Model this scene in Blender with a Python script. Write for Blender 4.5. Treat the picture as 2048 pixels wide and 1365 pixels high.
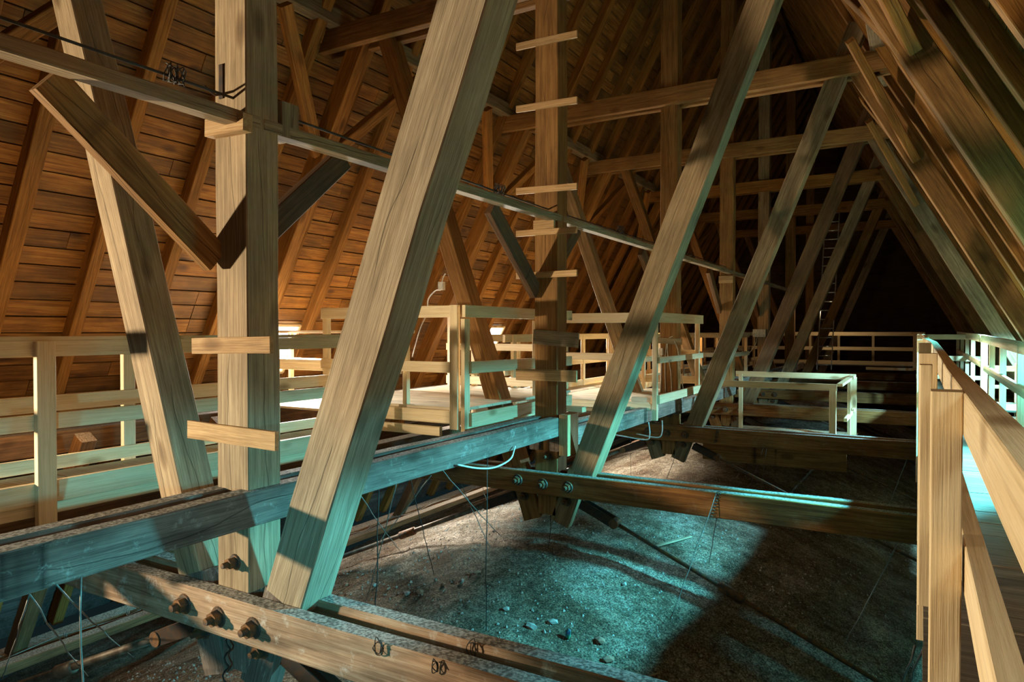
import bpy, bmesh, math, random
from mathutils import Vector, Matrix
random.seed(7)
for o in list(bpy.data.objects): bpy.data.objects.remove(o)
SC = bpy.context.scene
COL = SC.collection

# ------------------------------------------------------------ camera
cam_d = bpy.data.cameras.new('camera'); cam = bpy.data.objects.new('camera', cam_d); COL.objects.link(cam)
cam_d.sensor_width = 36.0
cam_d.lens = 1396.8 / 2048 * 36.0
cam_d.clip_start = 0.05; cam_d.clip_end = 200
cam.location = (0, 0, 1.6)
cam.rotation_euler = (math.radians(90 - 0.8706), 0, math.radians(30.152))
SC.camera = cam

# ------------------------------------------------------------ world, lamps, exposure
SC.view_settings.view_transform = 'Standard'
SC.view_settings.look = 'None'
SC.view_settings.gamma = 1.0
SC.view_settings.use_curve_mapping = False
SC.view_settings.exposure = 0.0
w = bpy.data.worlds.new('dim_daylight'); SC.world = w; w.use_nodes = True
w.node_tree.nodes['Background'].inputs[0].default_value = (0.25, 0.55, 0.62, 1)
w.node_tree.nodes['Background'].inputs[1].default_value = 0.02

def light(kind, name, loc, target, energy, color, size=0.3, size_y=None, spot=None, blend=0.3, spread=None):
    d = bpy.data.lights.new(name, kind); d.energy = energy; d.color = color
    if kind == 'AREA':
        d.size = size
        if size_y: d.shape = 'RECTANGLE'; d.size_y = size_y
        if spread: d.spread = math.radians(spread)
    else:
        d.shadow_soft_size = size
    if kind == 'SPOT':
        d.spot_size = math.radians(spot); d.spot_blend = blend
    o = bpy.data.objects.new(name, d); COL.objects.link(o)
    o.location = loc
    if target is not None:
        o.rotation_euler = (Vector(target) - Vector(loc)).to_track_quat('-Z', 'Y').to_euler()
    return o

# low daylight from a dormer on the left, behind the viewer
light('SPOT', 'light_near_dormer', (-8.5, -1.2, 1.35), (-3.2, 1.9, 2.05), 3700, (1.0, 0.82, 0.55), 0.13, spot=86, blend=0.85)
# the dormers in the left roof slope: blown-out daylight across the left walkway
light('AREA', 'light_left_dormer', (-8.35, 7.75, 1.30), (-6.0, 6.8, -0.2), 420, (1.0, 0.93, 0.82), 0.7, 0.6, spread=125)
light('AREA', 'light_left_dormer_far', (-8.30, 14.6, 1.30), (-5.5, 12.6, 0.0), 800, (1.0, 0.90, 0.72), 0.8, 0.6, spread=125)
# cold daylight at the right dormer: downward spot, cone edge standing in for a lintel
light('SPOT', 'light_right_dormer', (1.50, 6.9, 1.72), (1.50, 6.9, -1.0), 4300, (0.09, 0.68, 0.85), 0.12, spot=171, blend=0.12)
light('SPOT', 'light_right_far_fill', (1.45, 13.2, 1.72), (1.45, 13.2, -1.0), 3000, (0.30, 0.78, 0.95), 0.12, spot=171, blend=0.12)  # cold spot added to light the far ties, no dormer here
# warm tungsten bulbs
light('POINT', 'light_bulb_left', (-6.9, 3.4, 0.9), None, 70, (1.0, 0.62, 0.26), 0.25)
light('POINT', 'light_bulb_middle', (-6.9, 9.3, 1.25), None, 50, (1.0, 0.50, 0.15), 0.12)
light('POINT', 'light_bulb_far', (-5.6, 17.6, 1.5), None, 60, (1.0, 0.52, 0.18), 0.12)
light('POINT', 'light_bulb_back', (-2.4, 25.4, 2.2), None, 28, (1.0, 0.72, 0.40), 0.12)
light('POINT', 'light_near_fill', (0.62, 0.75, 2.0), None, 19, (0.90, 1.0, 0.84), 0.12)  # pale fill added to brighten the near railing, no fitting here
# added cold fill, low from the viewer's side onto the nearest truss foot
light('SPOT', 'light_low_fill', (-0.50, -1.0, 1.0), (-3.7, 2.4, -0.15), 420, (0.09, 0.68, 0.85), 0.10, spot=44, blend=0.7)
light('AREA', 'light_left_eave_fill', (-9.6, 6.6, -1.0), (-8.0, 6.2, -1.6), 25, (0.15, 0.8, 0.95), 0.5, 0.3)  # small cold light added for the low left boards, no gap here

# ------------------------------------------------------------ materials
def mat_new(name):
    m = bpy.data.materials.new(name); m.use_nodes = True
    nt = m.node_tree; b = nt.nodes['Principled BSDF']
    return m, nt, b
def N(nt, t, **k):
    n = nt.nodes.new(t)
    for a, v in k.items(): setattr(n, a, v)
    return n
def ramp(nt, stops):
    r = N(nt, 'ShaderNodeValToRGB'); e = r.color_ramp.elements
    e[0].position, e[0].color = stops[0][0], stops[0][1]
    e[1].position, e[1].color = stops[-1][0], stops[-1][1]
    for p, c in stops[1:-1]:
        x = e.new(p); x.color = c
    return r
def c4(c, k=1): return (c[0]*k, c[1]*k, c[2]*k, 1)
def wood(name, dark, mid, lite, rough=0.75, cracks=0.5, knots=0.6, dust=0.0, splash=0.0, stain=0.35, vary=0.3, fine=0.5, spec=0.25):
    m, nt, b = mat_new(name); L = nt.links.new
    tc = N(nt, 'ShaderNodeTexCoord'); oi = N(nt, 'ShaderNodeObjectInfo')
    mul = N(nt, 'ShaderNodeMath', operation='MULTIPLY'); L(oi.outputs['Random'], mul.inputs[0]); mul.inputs[1].default_value = 61.0
    cmb = N(nt, 'ShaderNodeCombineXYZ')
    for i in range(3): L(mul.outputs[0], cmb.inputs[i])
    add = N(nt, 'ShaderNodeVectorMath', operation='ADD'); L(tc.outputs['Object'], add.inputs[0]); L(cmb.outputs[0], add.inputs[1])
    def mp(sc):
        x = N(nt, 'ShaderNodeMapping'); x.inputs['Scale'].default_value = sc; L(add.outputs[0], x.inputs[0]); return x
    def noise(sc, s, d=4, r=0.6, dist=0.0):
        x = N(nt, 'ShaderNodeTexNoise'); x.inputs['Scale'].default_value = s; x.inputs['Detail'].default_value = d
        x.inputs['Roughness'].default_value = r; x.inputs['Distortion'].default_value = dist
        L(mp(sc).outputs[0], x.inputs[0]); return x
    g1 = noise((0.55, 15, 15), 2.2, 6, 0.7, 0.5)      # broad grain
    g2 = noise((0.8, 55, 55), 3.0, 4, 0.7, 0.2)        # fine grain
    g3 = noise((1.1, 2.2, 2.2), 1.3, 4, 0.6)           # blotches
    rg = ramp(nt, [(0.28, c4(dark)), (0.5, c4(mid)), (0.74, c4(lite))]); L(g1.outputs[0], rg.inputs[0])
    # fine grain
    mx = N(nt, 'ShaderNodeMixRGB', blend_type='MULTIPLY'); mx.inputs[0].default_value = fine
    rf = ramp(nt, [(0.38, (0.30, 0.26, 0.20, 1)), (0.54, (1, 1, 1, 1))]); L(g2.outputs[0], rf.inputs[0])
    L(rg.outputs[0], mx.inputs[1]); L(rf.outputs[0], mx.inputs[2])
    # blotches
    mb = N(nt, 'ShaderNodeMixRGB', blend_type='MULTIPLY'); mb.inputs[0].default_value = stain
    rb = ramp(nt, [(0.35, (0.38, 0.36, 0.34, 1)), (0.62, (1.1, 1.08, 1.05, 1))]); L(g3.outputs[0], rb.inputs[0])
    L(mx.outputs[0], mb.inputs[1]); L(rb.outputs[0], mb.inputs[2])
    last = mb
    if knots > 0:
        v = N(nt, 'ShaderNodeTexVoronoi'); v.inputs['Scale'].default_value = 1.2
        L(mp((1.1, 2.6, 2.6)).outputs[0], v.inputs[0])
        rk = ramp(nt, [(0.05, (0.12, 0.07, 0.04, 1)), (0.11, (0.42, 0.32, 0.22, 1)), (0.18, (1, 1, 1, 1))]); L(v.outputs['Distance'], rk.inputs[0])
        mk = N(nt, 'ShaderNodeMixRGB', blend_type='MULTIPLY'); mk.inputs[0].default_value = knots
        L(last.outputs[0], mk.inputs[1]); L(rk.outputs[0], mk.inputs[2]); last = mk
    crk = None
    if cracks > 0:
        # long drying checks that meander along the middle of each face
        so = N(nt, 'ShaderNodeSeparateXYZ'); L(tc.outputs['Object'], so.inputs[0])
        ds = []
        for q, ax in ((0.0, 1), (7.3, 2)):
            cx = N(nt, 'ShaderNodeMath', operation='ADD'); L(mul.outputs[0], cx.inputs[0]); cx.inputs[1].default_value = q
            xx = N(nt, 'ShaderNodeMath', operation='ADD'); L(so.outputs[0], xx.inputs[0]); L(cx.outputs[0], xx.inputs[1])
            nn = N(nt, 'ShaderNodeTexNoise'); nn.noise_dimensions = '1D'; nn.inputs['Scale'].default_value = 0.9; nn.inputs['Detail'].default_value = 5; nn.inputs['Roughness'].default_value = 0.35
            L(xx.outputs[0], nn.inputs['W'])
            k1 = N(nt, 'ShaderNodeMath', operation='MULTIPLY_ADD'); L(nn.outputs[0], k1.inputs[0]); k1.inputs[1].default_value = 0.22; k1.inputs[2].default_value = -0.11
            k2 = N(nt, 'ShaderNodeMath', operation='SUBTRACT'); L(so.outputs[ax], k2.inputs[0]); L(k1.outputs[0], k2.inputs[1])
            k3 = N(nt, 'ShaderNodeMath', operation='ABSOLUTE'); L(k2.outputs[0], k3.inputs[0]); ds.append(k3)
        mn = N(nt, 'ShaderNodeMath', operation='MINIMUM'); L(ds[0].outputs[0], mn.inputs[0]); L(ds[1].outputs[0], mn.inputs[1])
        pn = noise((0.5, 1, 1), 1.4, 2, 0.5); pr_ = ramp(nt, [(0.40, (0.012, 0.012, 0.012, 1)), (0.52, (0, 0, 0, 1))]); L(pn.outputs[0], pr_.inputs[0])
        sm_ = N(nt, 'ShaderNodeMath', operation='ADD'); L(mn.outputs[0], sm_.inputs[0]); L(pr_.outputs[0], sm_.inputs[1])
        rc = ramp(nt, [(0.0016, (0.07, 0.055, 0.04, 1)), (0.0042, (1, 1, 1, 1))]); L(sm_.outputs[0], rc.inputs[0]); crk = rc
        mc = N(nt, 'ShaderNodeMixRGB', blend_type='MULTIPLY'); mc.inputs[0].default_value = cracks
        L(last.outputs[0], mc.inputs[1]); L(rc.outputs[0], mc.inputs[2]); last = mc
    if splash > 0:
        n = noise((2.5, 9, 3.0), 2.6, 6, 0.75, 0.3)
        rs = ramp(nt, [(0.56, (0, 0, 0, 1)), (0.70, (1, 1, 1, 1))]); L(n.outputs[0], rs.inputs[0])
        sm = N(nt, 'ShaderNodeMath', operation='MULTIPLY'); L(rs.outputs[0], sm.inputs[0]); sm.inputs[1].default_value = splash
        ms = N(nt, 'ShaderNodeMixRGB'); L(sm.outputs[0], ms.inputs[0]); L(last.outputs[0], ms.inputs[1]); ms.inputs[2].default_value = (0.55, 0.52, 0.47, 1); last = ms
    if dust > 0:
        gm = N(nt, 'ShaderNodeNewGeometry'); sp = N(nt, 'ShaderNodeSeparateXYZ'); L(gm.outputs['Normal'], sp.inputs[0])
        rd = ramp(nt, [(0.75, (0, 0, 0, 1)), (0.95, (1, 1, 1, 1))]); L(sp.outputs[2], rd.inputs[0])
        dn = N(nt, 'ShaderNodeTexNoise'); dn.inputs['Scale'].default_value = 60; dn.inputs['Detail'].default_value = 3; L(tc.outputs['Object'], dn.inputs[0])
        dc = ramp(nt, [(0.4, (0.10, 0.095, 0.085, 1)), (0.62, (0.42, 0.40, 0.36, 1))]); L(dn.outputs[0], dc.inputs[0])
        dm = N(nt, 'ShaderNodeMath', operation='MULTIPLY'); L(rd.outputs[0], dm.inputs[0]); dm.inputs[1].default_value = dust
        md = N(nt, 'ShaderNodeMixRGB'); L(dm.outputs[0], md.inputs[0]); L(last.outputs[0], md.inputs[1]); L(dc.outputs[0], md.inputs[2]); last = md
    hv = N(nt, 'ShaderNodeHueSaturation')
    mr = N(nt, 'ShaderNodeMapRange'); L(oi.outputs['Random'], mr.inputs[0]); mr.inputs[3].default_value = 1 - vary; mr.inputs[4].default_value = 1 + vary
    L(mr.outputs[0], hv.inputs['Value']); L(last.outputs[0], hv.inputs['Color'])
    L(hv.outputs[0], b.inputs['Base Color'])
    b.inputs['Roughness'].default_value = rough
    b.inputs['Specular IOR Level'].default_value = spec
    bp = N(nt, 'ShaderNodeBump'); bp.inputs['Strength'].default_value = 0.35; bp.inputs['Distance'].default_value = 0.006
    hm = N(nt, 'ShaderNodeMath', operation='ADD'); L(g2.outputs[0], hm.inputs[0]); L(g1.outputs[0], hm.inputs[1])
    if crk:
        h2 = N(nt, 'ShaderNodeMath', operation='ADD'); L(hm.outputs[0], h2.inputs[0]); L(crk.outputs[0], h2.inputs[1]); hm = h2
    L(hm.outputs[0], bp.inputs['Height']); L(bp.outputs[0], b.inputs['Normal'])
    return m
M = {}
M['post_tan'] = wood('old_tan_timber', (0.20, 0.14, 0.08), (0.35, 0.255, 0.155), (0.50, 0.39, 0.25), cracks=0.75, stain=0.45, vary=0.05, dust=0.6)
M['strut_pale'] = wood('old_pale_timber', (0.24, 0.185, 0.12), (0.40, 0.32, 0.215), (0.57, 0.48, 0.35), cracks=0.8, stain=0.4, vary=0.05, dust=0.6)
M['post_brown'] = wood('old_orange_timber', (0.16, 0.075, 0.022), (0.30, 0.15, 0.048), (0.42, 0.235, 0.085), cracks=0.85, stain=0.45, vary=0.14, dust=0.4)
M['post_grey'] = wood('old_grey_timber', (0.15, 0.10, 0.055), (0.29, 0.205, 0.115), (0.42, 0.32, 0.20), cracks=0.9, stain=0.55, vary=0.14, dust=0.5)
M['tie'] = wood('dusty_tie_timber', (0.26, 0.16, 0.10), (0.43, 0.29, 0.19), (0.58, 0.45, 0.33), cracks=0.7, stain=0.75, splash=0.8, dust=0.95, vary=0.08)
M['tie_brown'] = wood('brown_tie_timber', (0.10, 0.038, 0.012), (0.27, 0.115, 0.03), (0.40, 0.20, 0.065), cracks=0.7, stain=0.6, splash=0.12, dust=0.95, vary=0.1)
M['plate'] = wood('grey_plate_timber', (0.14, 0.11, 0.09), (0.23, 0.18, 0.15), (0.36, 0.30, 0.25), cracks=0.8, stain=0.8, splash=0.5, dust=0.95, vary=0.1)
M['rafter'] = wood('rafter_timber', (0.13, 0.05, 0.010), (0.30, 0.135, 0.028), (0.44, 0.22, 0.06), cracks=0.6, stain=0.4, vary=0.2)
M['dark'] = wood('dark_timber', (0.07, 0.035, 0.018), (0.14, 0.07, 0.03), (0.22, 0.12, 0.055), cracks=0.7, stain=0.6, vary=0.2, dust=0.5)
M['board'] = wood('roof_boards', (0.10, 0.036, 0.007), (0.28, 0.12, 0.023), (0.47, 0.25, 0.07), rough=0.6, cracks=0.0, knots=0.8, stain=0.75, vary=0.4, spec=0.35)
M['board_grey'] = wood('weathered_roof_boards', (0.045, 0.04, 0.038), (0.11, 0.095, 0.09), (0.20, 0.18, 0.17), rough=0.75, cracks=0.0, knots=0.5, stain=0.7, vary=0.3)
M['new'] = wood('new_pine', (0.66, 0.49, 0.27), (0.80, 0.63, 0.39), (0.86, 0.73, 0.49), cracks=0.0, knots=0.75, stain=0.12, vary=0.09, fine=0.22, rough=0.6)
M['newdeck'] = wood('new_pine_deck', (0.62, 0.50, 0.34), (0.76, 0.65, 0.47), (0.84, 0.75, 0.58), cracks=0.0, knots=0.6, stain=0.3, vary=0.10, fine=0.3)
M['olddeck'] = wood('worn_deck_boards', (0.12, 0.10, 0.075), (0.24, 0.21, 0.16), (0.34, 0.30, 0.24), cracks=0.0, knots=0.5, stain=0.5, vary=0.15, fine=0.6)
M['rung'] = wood('cleat_boards', (0.33, 0.19, 0.08), (0.52, 0.33, 0.16), (0.64, 0.45, 0.25), cracks=0.0, knots=0.7, stain=0.4, vary=0.18)
M['rung_grey'] = wood('grey_cleat_boards', (0.16, 0.13, 0.09), (0.30, 0.25, 0.17), (0.44, 0.37, 0.27), cracks=0.0, knots=0.5, stain=0.7, vary=0.1)

def plain(name, col, rough=0.5, metal=0.0, bump=0.0, spots=None, sscale=20):
    m, nt, b = mat_new(name); L = nt.links.new
    b.inputs['Roughness'].default_value = rough; b.inputs['Metallic'].default_value = metal
    tc = N(nt, 'ShaderNodeTexCoord'); n = N(nt, 'ShaderNodeTexNoise'); n.inputs['Scale'].default_value = sscale; n.inputs['Detail'].default_value = 5
    L(tc.outputs['Object'], n.inputs[0])
    r = ramp(nt, [(0.38, c4(spots if spots else col, 1 if spots else 0.7)), (0.6, c4(col))]); L(n.outputs[0], r.inputs[0])
    L(r.outputs[0], b.inputs['Base Color'])
    if bump:
        bp = N(nt, 'ShaderNodeBump'); bp.inputs['Strength'].default_value = bump; bp.inputs['Distance'].default_value = 0.004
        L(n.outputs[0], bp.inputs['Height']); L(bp.outputs[0], b.inputs['Normal'])
    return m
M['iron'] = plain('rusty_iron', (0.07, 0.055, 0.045), 0.6, 0.4, 0.6, (0.20, 0.09, 0.03), 25)
M['black_iron'] = plain('black_iron', (0.028, 0.024, 0.022), 0.55, 0.4, 0.4, (0.06, 0.03, 0.015), 15)
M['rod'] = plain('tie_rod_iron', (0.16, 0.125, 0.09), 0.55, 0.3, 0.4, (0.08, 0.05, 0.03), 12)
M['wire'] = plain('dull_wire', (0.20, 0.19, 0.17), 0.5, 0.4)
M['wire_dark'] = plain('dark_wire', (0.04, 0.035, 0.03), 0.6, 0.3)
M['cable'] = plain('white_cable', (0.70, 0.70, 0.66), 0.45)
M['plastic'] = plain('white_plastic', (0.78, 0.77, 0.72), 0.4)
M['alu'] = plain('aluminium', (0.75, 0.77, 0.78), 0.3, 0.6)
M['glassy'] = plain('lamp_glass', (0.8, 0.8, 0.76), 0.15)
M['brick'] = plain('brick_rubble', (0.32, 0.17, 0.11), 0.9, 0, 0.6, (0.20, 0.12, 0.09), 18)
M['stone'] = plain('stone_rubble', (0.36, 0.34, 0.31), 0.9, 0, 0.6, (0.2, 0.19, 0.17), 14)
M['tin'] = plain('crumpled_foil', (0.05, 0.35, 0.20), 0.35, 0.5, 0.8, (0.05, 0.12, 0.35), 9)
M['paper'] = plain('white_tag', (0.8, 0.8, 0.76), 0.7)

m, nt, b = mat_new('day_pane'); b.inputs['Base Color'].default_value = (0.8, 0.85, 0.85, 1)
b.inputs['Emission Color'].default_value = (0.9, 0.97, 1.0, 1); b.inputs['Emission Strength'].default_value = 4.0; M['pane'] = m

def vault_mat():
    m, nt, b = mat_new('vault_mortar'); L = nt.links.new
    tc = N(nt, 'ShaderNodeTexCoord')
    def nz(s, d, r=0.6):
        n = N(nt, 'ShaderNodeTexNoise'); n.inputs['Scale'].default_value = s; n.inputs['Detail'].default_value = d; n.inputs['Roughness'].default_value = r
        L(tc.outputs['Object'], n.inputs[0]); return n
    a = nz(1.2, 5); g = nz(55, 4, 0.8); k = nz(9, 6, 0.7)
    r1 = ramp(nt, [(0.33, (0.15, 0.10, 0.065, 1)), (0.5, (0.30, 0.25, 0.19, 1)), (0.68, (0.47, 0.43, 0.37, 1))]); L(a.outputs[0], r1.inputs[0])
    r2 = ramp(nt, [(0.40, (0.12, 0.11, 0.10, 1)), (0.52, (0.75, 0.74, 0.72, 1)), (0.64, (1.9, 1.9, 1.85, 1))]); L(g.outputs[0], r2.inputs[0])
    r3 = ramp(nt, [(0.40, (0.35, 0.32, 0.28, 1)), (0.58, (1.15, 1.15, 1.15, 1))]); L(k.outputs[0], r3.inputs[0])
    m1 = N(nt, 'ShaderNodeMixRGB', blend_type='MULTIPLY'); m1.inputs[0].default_value = 0.9; L(r1.outputs[0], m1.inputs[1]); L(r2.outputs[0], m1.inputs[2])
    m2 = N(nt, 'ShaderNodeMixRGB', blend_type='MULTIPLY'); m2.inputs[0].default_value = 0.7; L(m1.outputs[0], m2.inputs[1]); L(r3.outputs[0], m2.inputs[2])
    L(m2.outputs[0], b.inputs['Base Color']); b.inputs['Roughness'].default_value = 0.95; b.inputs['Specular IOR Level'].default_value = 0.15
    ad = N(nt, 'ShaderNodeMath', operation='ADD'); L(g.outputs[0], ad.inputs[0]); L(k.outputs[0], ad.inputs[1])
    bp = N(nt, 'ShaderNodeBump'); bp.inputs['Strength'].default_value = 0.9; bp.inputs['Distance'].default_value = 0.03
    L(ad.outputs[0], bp.inputs['Height']); L(bp.outputs[0], b.inputs['Normal'])
    return m
M['vault'] = vault_mat()

# ------------------------------------------------------------ mesh helpers
def tag(o, label=None, cat=None, group=None, kind=None):
    if label: o['label'] = label
    if cat: o['category'] = cat
    if group: o['group'] = group
    if kind: o['kind'] = kind
    return o
def link(name, me, parent=None, mat=None, mtx=None):
    o = bpy.data.objects.new(name, me); COL.objects.link(o)
    if mat is not None and me is not None and not me.materials: me.materials.append(mat)
    if mtx is not None: o.matrix_world = mtx
    if parent is not None:
        o.parent = parent
        if mtx is not None: o.matrix_parent_inverse = parent.matrix_basis.inverted()
    return o
def empty(name, loc, **k):
    o = bpy.data.objects.new(name, None); COL.objects.link(o); o.location = loc; o.empty_display_size = 0.1
    return tag(o, **k)
def bar_mesh(L, w, h, ch=0.008, seg=1, jit=0.0, name='timber'):
    """chamfered timber along local +X, centred on the axis; slightly uneven when jit > 0"""
    prof = [(-w/2+ch, -h/2), (w/2-ch, -h/2), (w/2, -h/2+ch), (w/2, h/2-ch), (w/2-ch, h/2), (-w/2+ch, h/2), (-w/2, h/2-ch), (-w/2, -h/2+ch)]
    if ch <= 0: prof = [(-w/2, -h/2), (w/2, -h/2), (w/2, h/2), (-w/2, h/2)]
    n = len(prof); vs = []; fs = []
    for i in range(seg + 1):
        oy = random.uniform(-jit, jit); oz = random.uniform(-jit, jit); s = 1 + random.uniform(-jit, jit) * 1.6 / max(w, h)
        if i in (0, seg): oy = oz = 0
        for (y, z) in prof: vs.append((L * i / seg, y * s + oy, z * s + oz))
    for i in range(seg):
        for k in range(n):
            a = i*n + k; b_ = i*n + (k+1) % n
            fs.append((a, b_, b_+n, a+n))
    fs.append(tuple(reversed(range(n)))); fs.append(tuple(range(seg*n, seg*n + n)))
    me = bpy.data.meshes.new(name); me.from_pydata(vs, [], fs); me.update()
    bm = bmesh.new(); bm.from_mesh(me); bmesh.ops.recalc_face_normals(bm, faces=bm.faces); bm.to_mesh(me); bm.free()
    return me
def frame(p0, p1, up=(0, 0, 1)):
    p0 = Vector(p0); x = (Vector(p1) - p0).normalized(); up = Vector(up)
    y = up.cross(x)
    if y.length < 1e-4: y = Vector((0, 1, 0)).cross(x)
    y.normalize(); z = x.cross(y)
    m = Matrix((x, y, z)).transposed().to_4x4(); m.translation = p0
    return m
def timber(name, p0, p1, w, h, mat, up=(0, 0, 1), ch=0.008, seg=None, jit=0.0, parent=None, **k):
    L = (Vector(p1) - Vector(p0)).length
    if seg is None: seg = max(1, int(L / 0.6)) if jit > 0 else 1
    me = bar_mesh(L, w, h, ch, seg, jit, name)
    o = link(name, me, parent, M[mat], frame(p0, p1, up))
    return tag(o, **k)
def boxo(name, lo, hi, mat, parent=None, ch=0.004, **k):
    """axis-aligned block; grain along its longest side"""
    d = [hi[i]-lo[i] for i in range(3)]; c = [(hi[i]+lo[i])/2 for i in range(3)]
    a = d.index(max(d))
    if a == 0: return timber(name, (lo[0], c[1], c[2]), (hi[0], c[1], c[2]), d[1], d[2], mat, ch=ch, parent=parent, **k)
    if a == 1: return timber(name, (c[0], lo[1], c[2]), (c[0], hi[1], c[2]), d[0], d[2], mat, ch=ch, parent=parent, **k)
    return timber(name, (c[0], c[1], lo[2]), (c[0], c[1], hi[2]), d[0], d[1], mat, up=(0, 1, 0), ch=ch, parent=parent, **k)
def tube_mesh(pts, r, n=6, name='wire'):
    pts = [Vector(p) for p in pts]; vs = []; fs = []
    for i, p in enumerate(pts):
        t = (pts[min(i+1, len(pts)-1)] - pts[max(i-1, 0)]).normalized()
        a = t.cross(Vector((0.3, 0.5, 0.81))); a.normalize(); b_ = t.cross(a)
        rr = r[i] if isinstance(r, (list, tuple)) else r
        for k in range(n):
            an = 2*math.pi*k/n; vs.append(p + a*math.cos(an)*rr + b_*math.sin(an)*rr)
    for i in range(len(pts)-1):
        for k in range(n):
            a0 = i*n+k; b0 = i*n+(k+1) % n; fs.append((a0, b0, b0+n, a0+n))
    fs.append(tuple(reversed(range(n)))); fs.append(tuple(range((len(pts)-1)*n, len(pts)*n)))
    me = bpy.data.meshes.new(name); me.from_pydata([tuple(v) for v in vs], [], fs); me.update()
    return me
def tube(name, pts, r, mat, n=6, parent=None, **k):
    p0 = Vector(pts[0]); me = tube_mesh([Vector(p)-p0 for p in pts], r, n, name)
    for p in me.polygons: p.use_smooth = True
    return tag(link(name, me, parent, M[mat], Matrix.Translation(p0)), **k)
def smooth_pts(pts, n=5):
    out = []; P = [Vector(p) for p in pts]
    for i in range(len(P)-1):
        p0 = P[max(i-1, 0)]; p1 = P[i]; p2 = P[i+1]; p3 = P[min(i+2, len(P)-1)]
        for k in range(n):
            t = k/n; out.append(0.5*((2*p1)+(p2-p0)*t+(2*p0-5*p1+4*p2-p3)*t*t+(3*p1-p0-3*p2+p3)*t**3))
    out.append(P[-1]); return out
ORD = ['nearest', 'second nearest', 'third nearest', 'fourth nearest', 'fifth nearest', 'sixth nearest', 'seventh nearest', 'farthest']
def ordn(i):
    w_ = ['first', 'second', 'third', 'fourth', 'fifth', 'sixth', 'seventh', 'eighth', 'ninth', 'tenth', 'eleventh', 'twelfth', 'thirteenth', 'fourteenth', 'fifteenth', 'sixteenth', 'seventeenth', 'eighteenth', 'nineteenth', 'twentieth']
    t = ['twenty', 'thirty']
    if i < 20: return w_[i]
    return ('twenty-' if i < 30 else 'thirty-') + w_[(i - 20) % 10] if i not in (29,) else 'thirtieth'

# ------------------------------------------------------------ layout constants (metres)
XC = -3.65                       # middle of the attic
TY = [2.735, 6.94, 11.43, 15.54, 19.80, 24.35, 29.2]     # front of each truss
SL = 1.85                        # roof slope
def raf_in(z, s):                # inner face of the rafters, s=-1 left, +1 right
    return XC + s*(5.28 - (z-1.6)/SL)
YEND = 34.0
RIDGE = 1.6 + 5.28*SL

# ------------------------------------------------------------ vault (the ground of the scene)
def vz(x, y):
    dx = x - XC
    return -.78 - .093*dx*dx/(1+.02*dx*dx) - .42*(0.5-0.5*math.cos(2*math.pi*(y-8.6)/8.8))
def rough(x, y):
    return (math.sin(x*5.1+y*3.7)*math.sin(y*4.3-x*2.2)*.018 + math.sin(x*13.7+1.3)*math.sin(y*11.9)*.009)
bmv = bmesh.new(); nx, ny = 150, 330; x0, x1, y0, y1 = -12.6, 5.2, -2.0, YEND
rows = []
for j in range(ny+1):
    t = j/ny; y = y0 + (y1-y0)*(t**1.5)
    rows.append([bmv.verts.new((x0+(x1-x0)*i/nx, y, vz(x0+(x1-x0)*i/nx, y)+rough(x0+(x1-x0)*i/nx, y)+random.uniform(-.006, .006))) for i in range(nx+1)])
for j in range(ny):
    for i in range(nx): bmv.faces.new((rows[j][i], rows[j][i+1], rows[j+1][i+1], rows[j+1][i]))
me = bpy.data.meshes.new('floor'); bmv.to_mesh(me); bmv.free()
for p in me.polygons: p.use_smooth = True
tag(link('floor', me, None, M['vault']), 'dusty humped vault backs under the tie beams', kind='structure')
# gravel strewn on the vaults
vs, fs = [], []
for i in range(24000):
    y = 2.2 + random.random()**1.4*12; x = random.uniform(-8.2, 0.9); z = vz(x, y)+rough(x, y)
    s = random.choice([.004, .005, .007, .008, .010, .016]) * random.uniform(.7, 1.4); k = len(vs)
    a = random.uniform(0, 6.28)
    for q in range(4): vs.append((x+math.cos(a+q*1.571)*s*random.uniform(.6, 1.2), y+math.sin(a+q*1.571)*s*random.uniform(.6, 1.2), z-.002))
    vs.append((x+random.uniform(-.3, .3)*s, y, z+s*random.uniform(.6, 1.2)))
    fs += [(k, k+1, k+4), (k+1, k+2, k+4), (k+2, k+3, k+4), (k+3, k, k+4)]
me = bpy.data.meshes.new('gravel'); me.from_pydata(vs, [], fs); me.update()
tag(link('gravel', me, None, M['stone']), 'fine grey gravel and mortar crumbs strewn over the vaults', 'gravel', kind='stuff')

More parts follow.
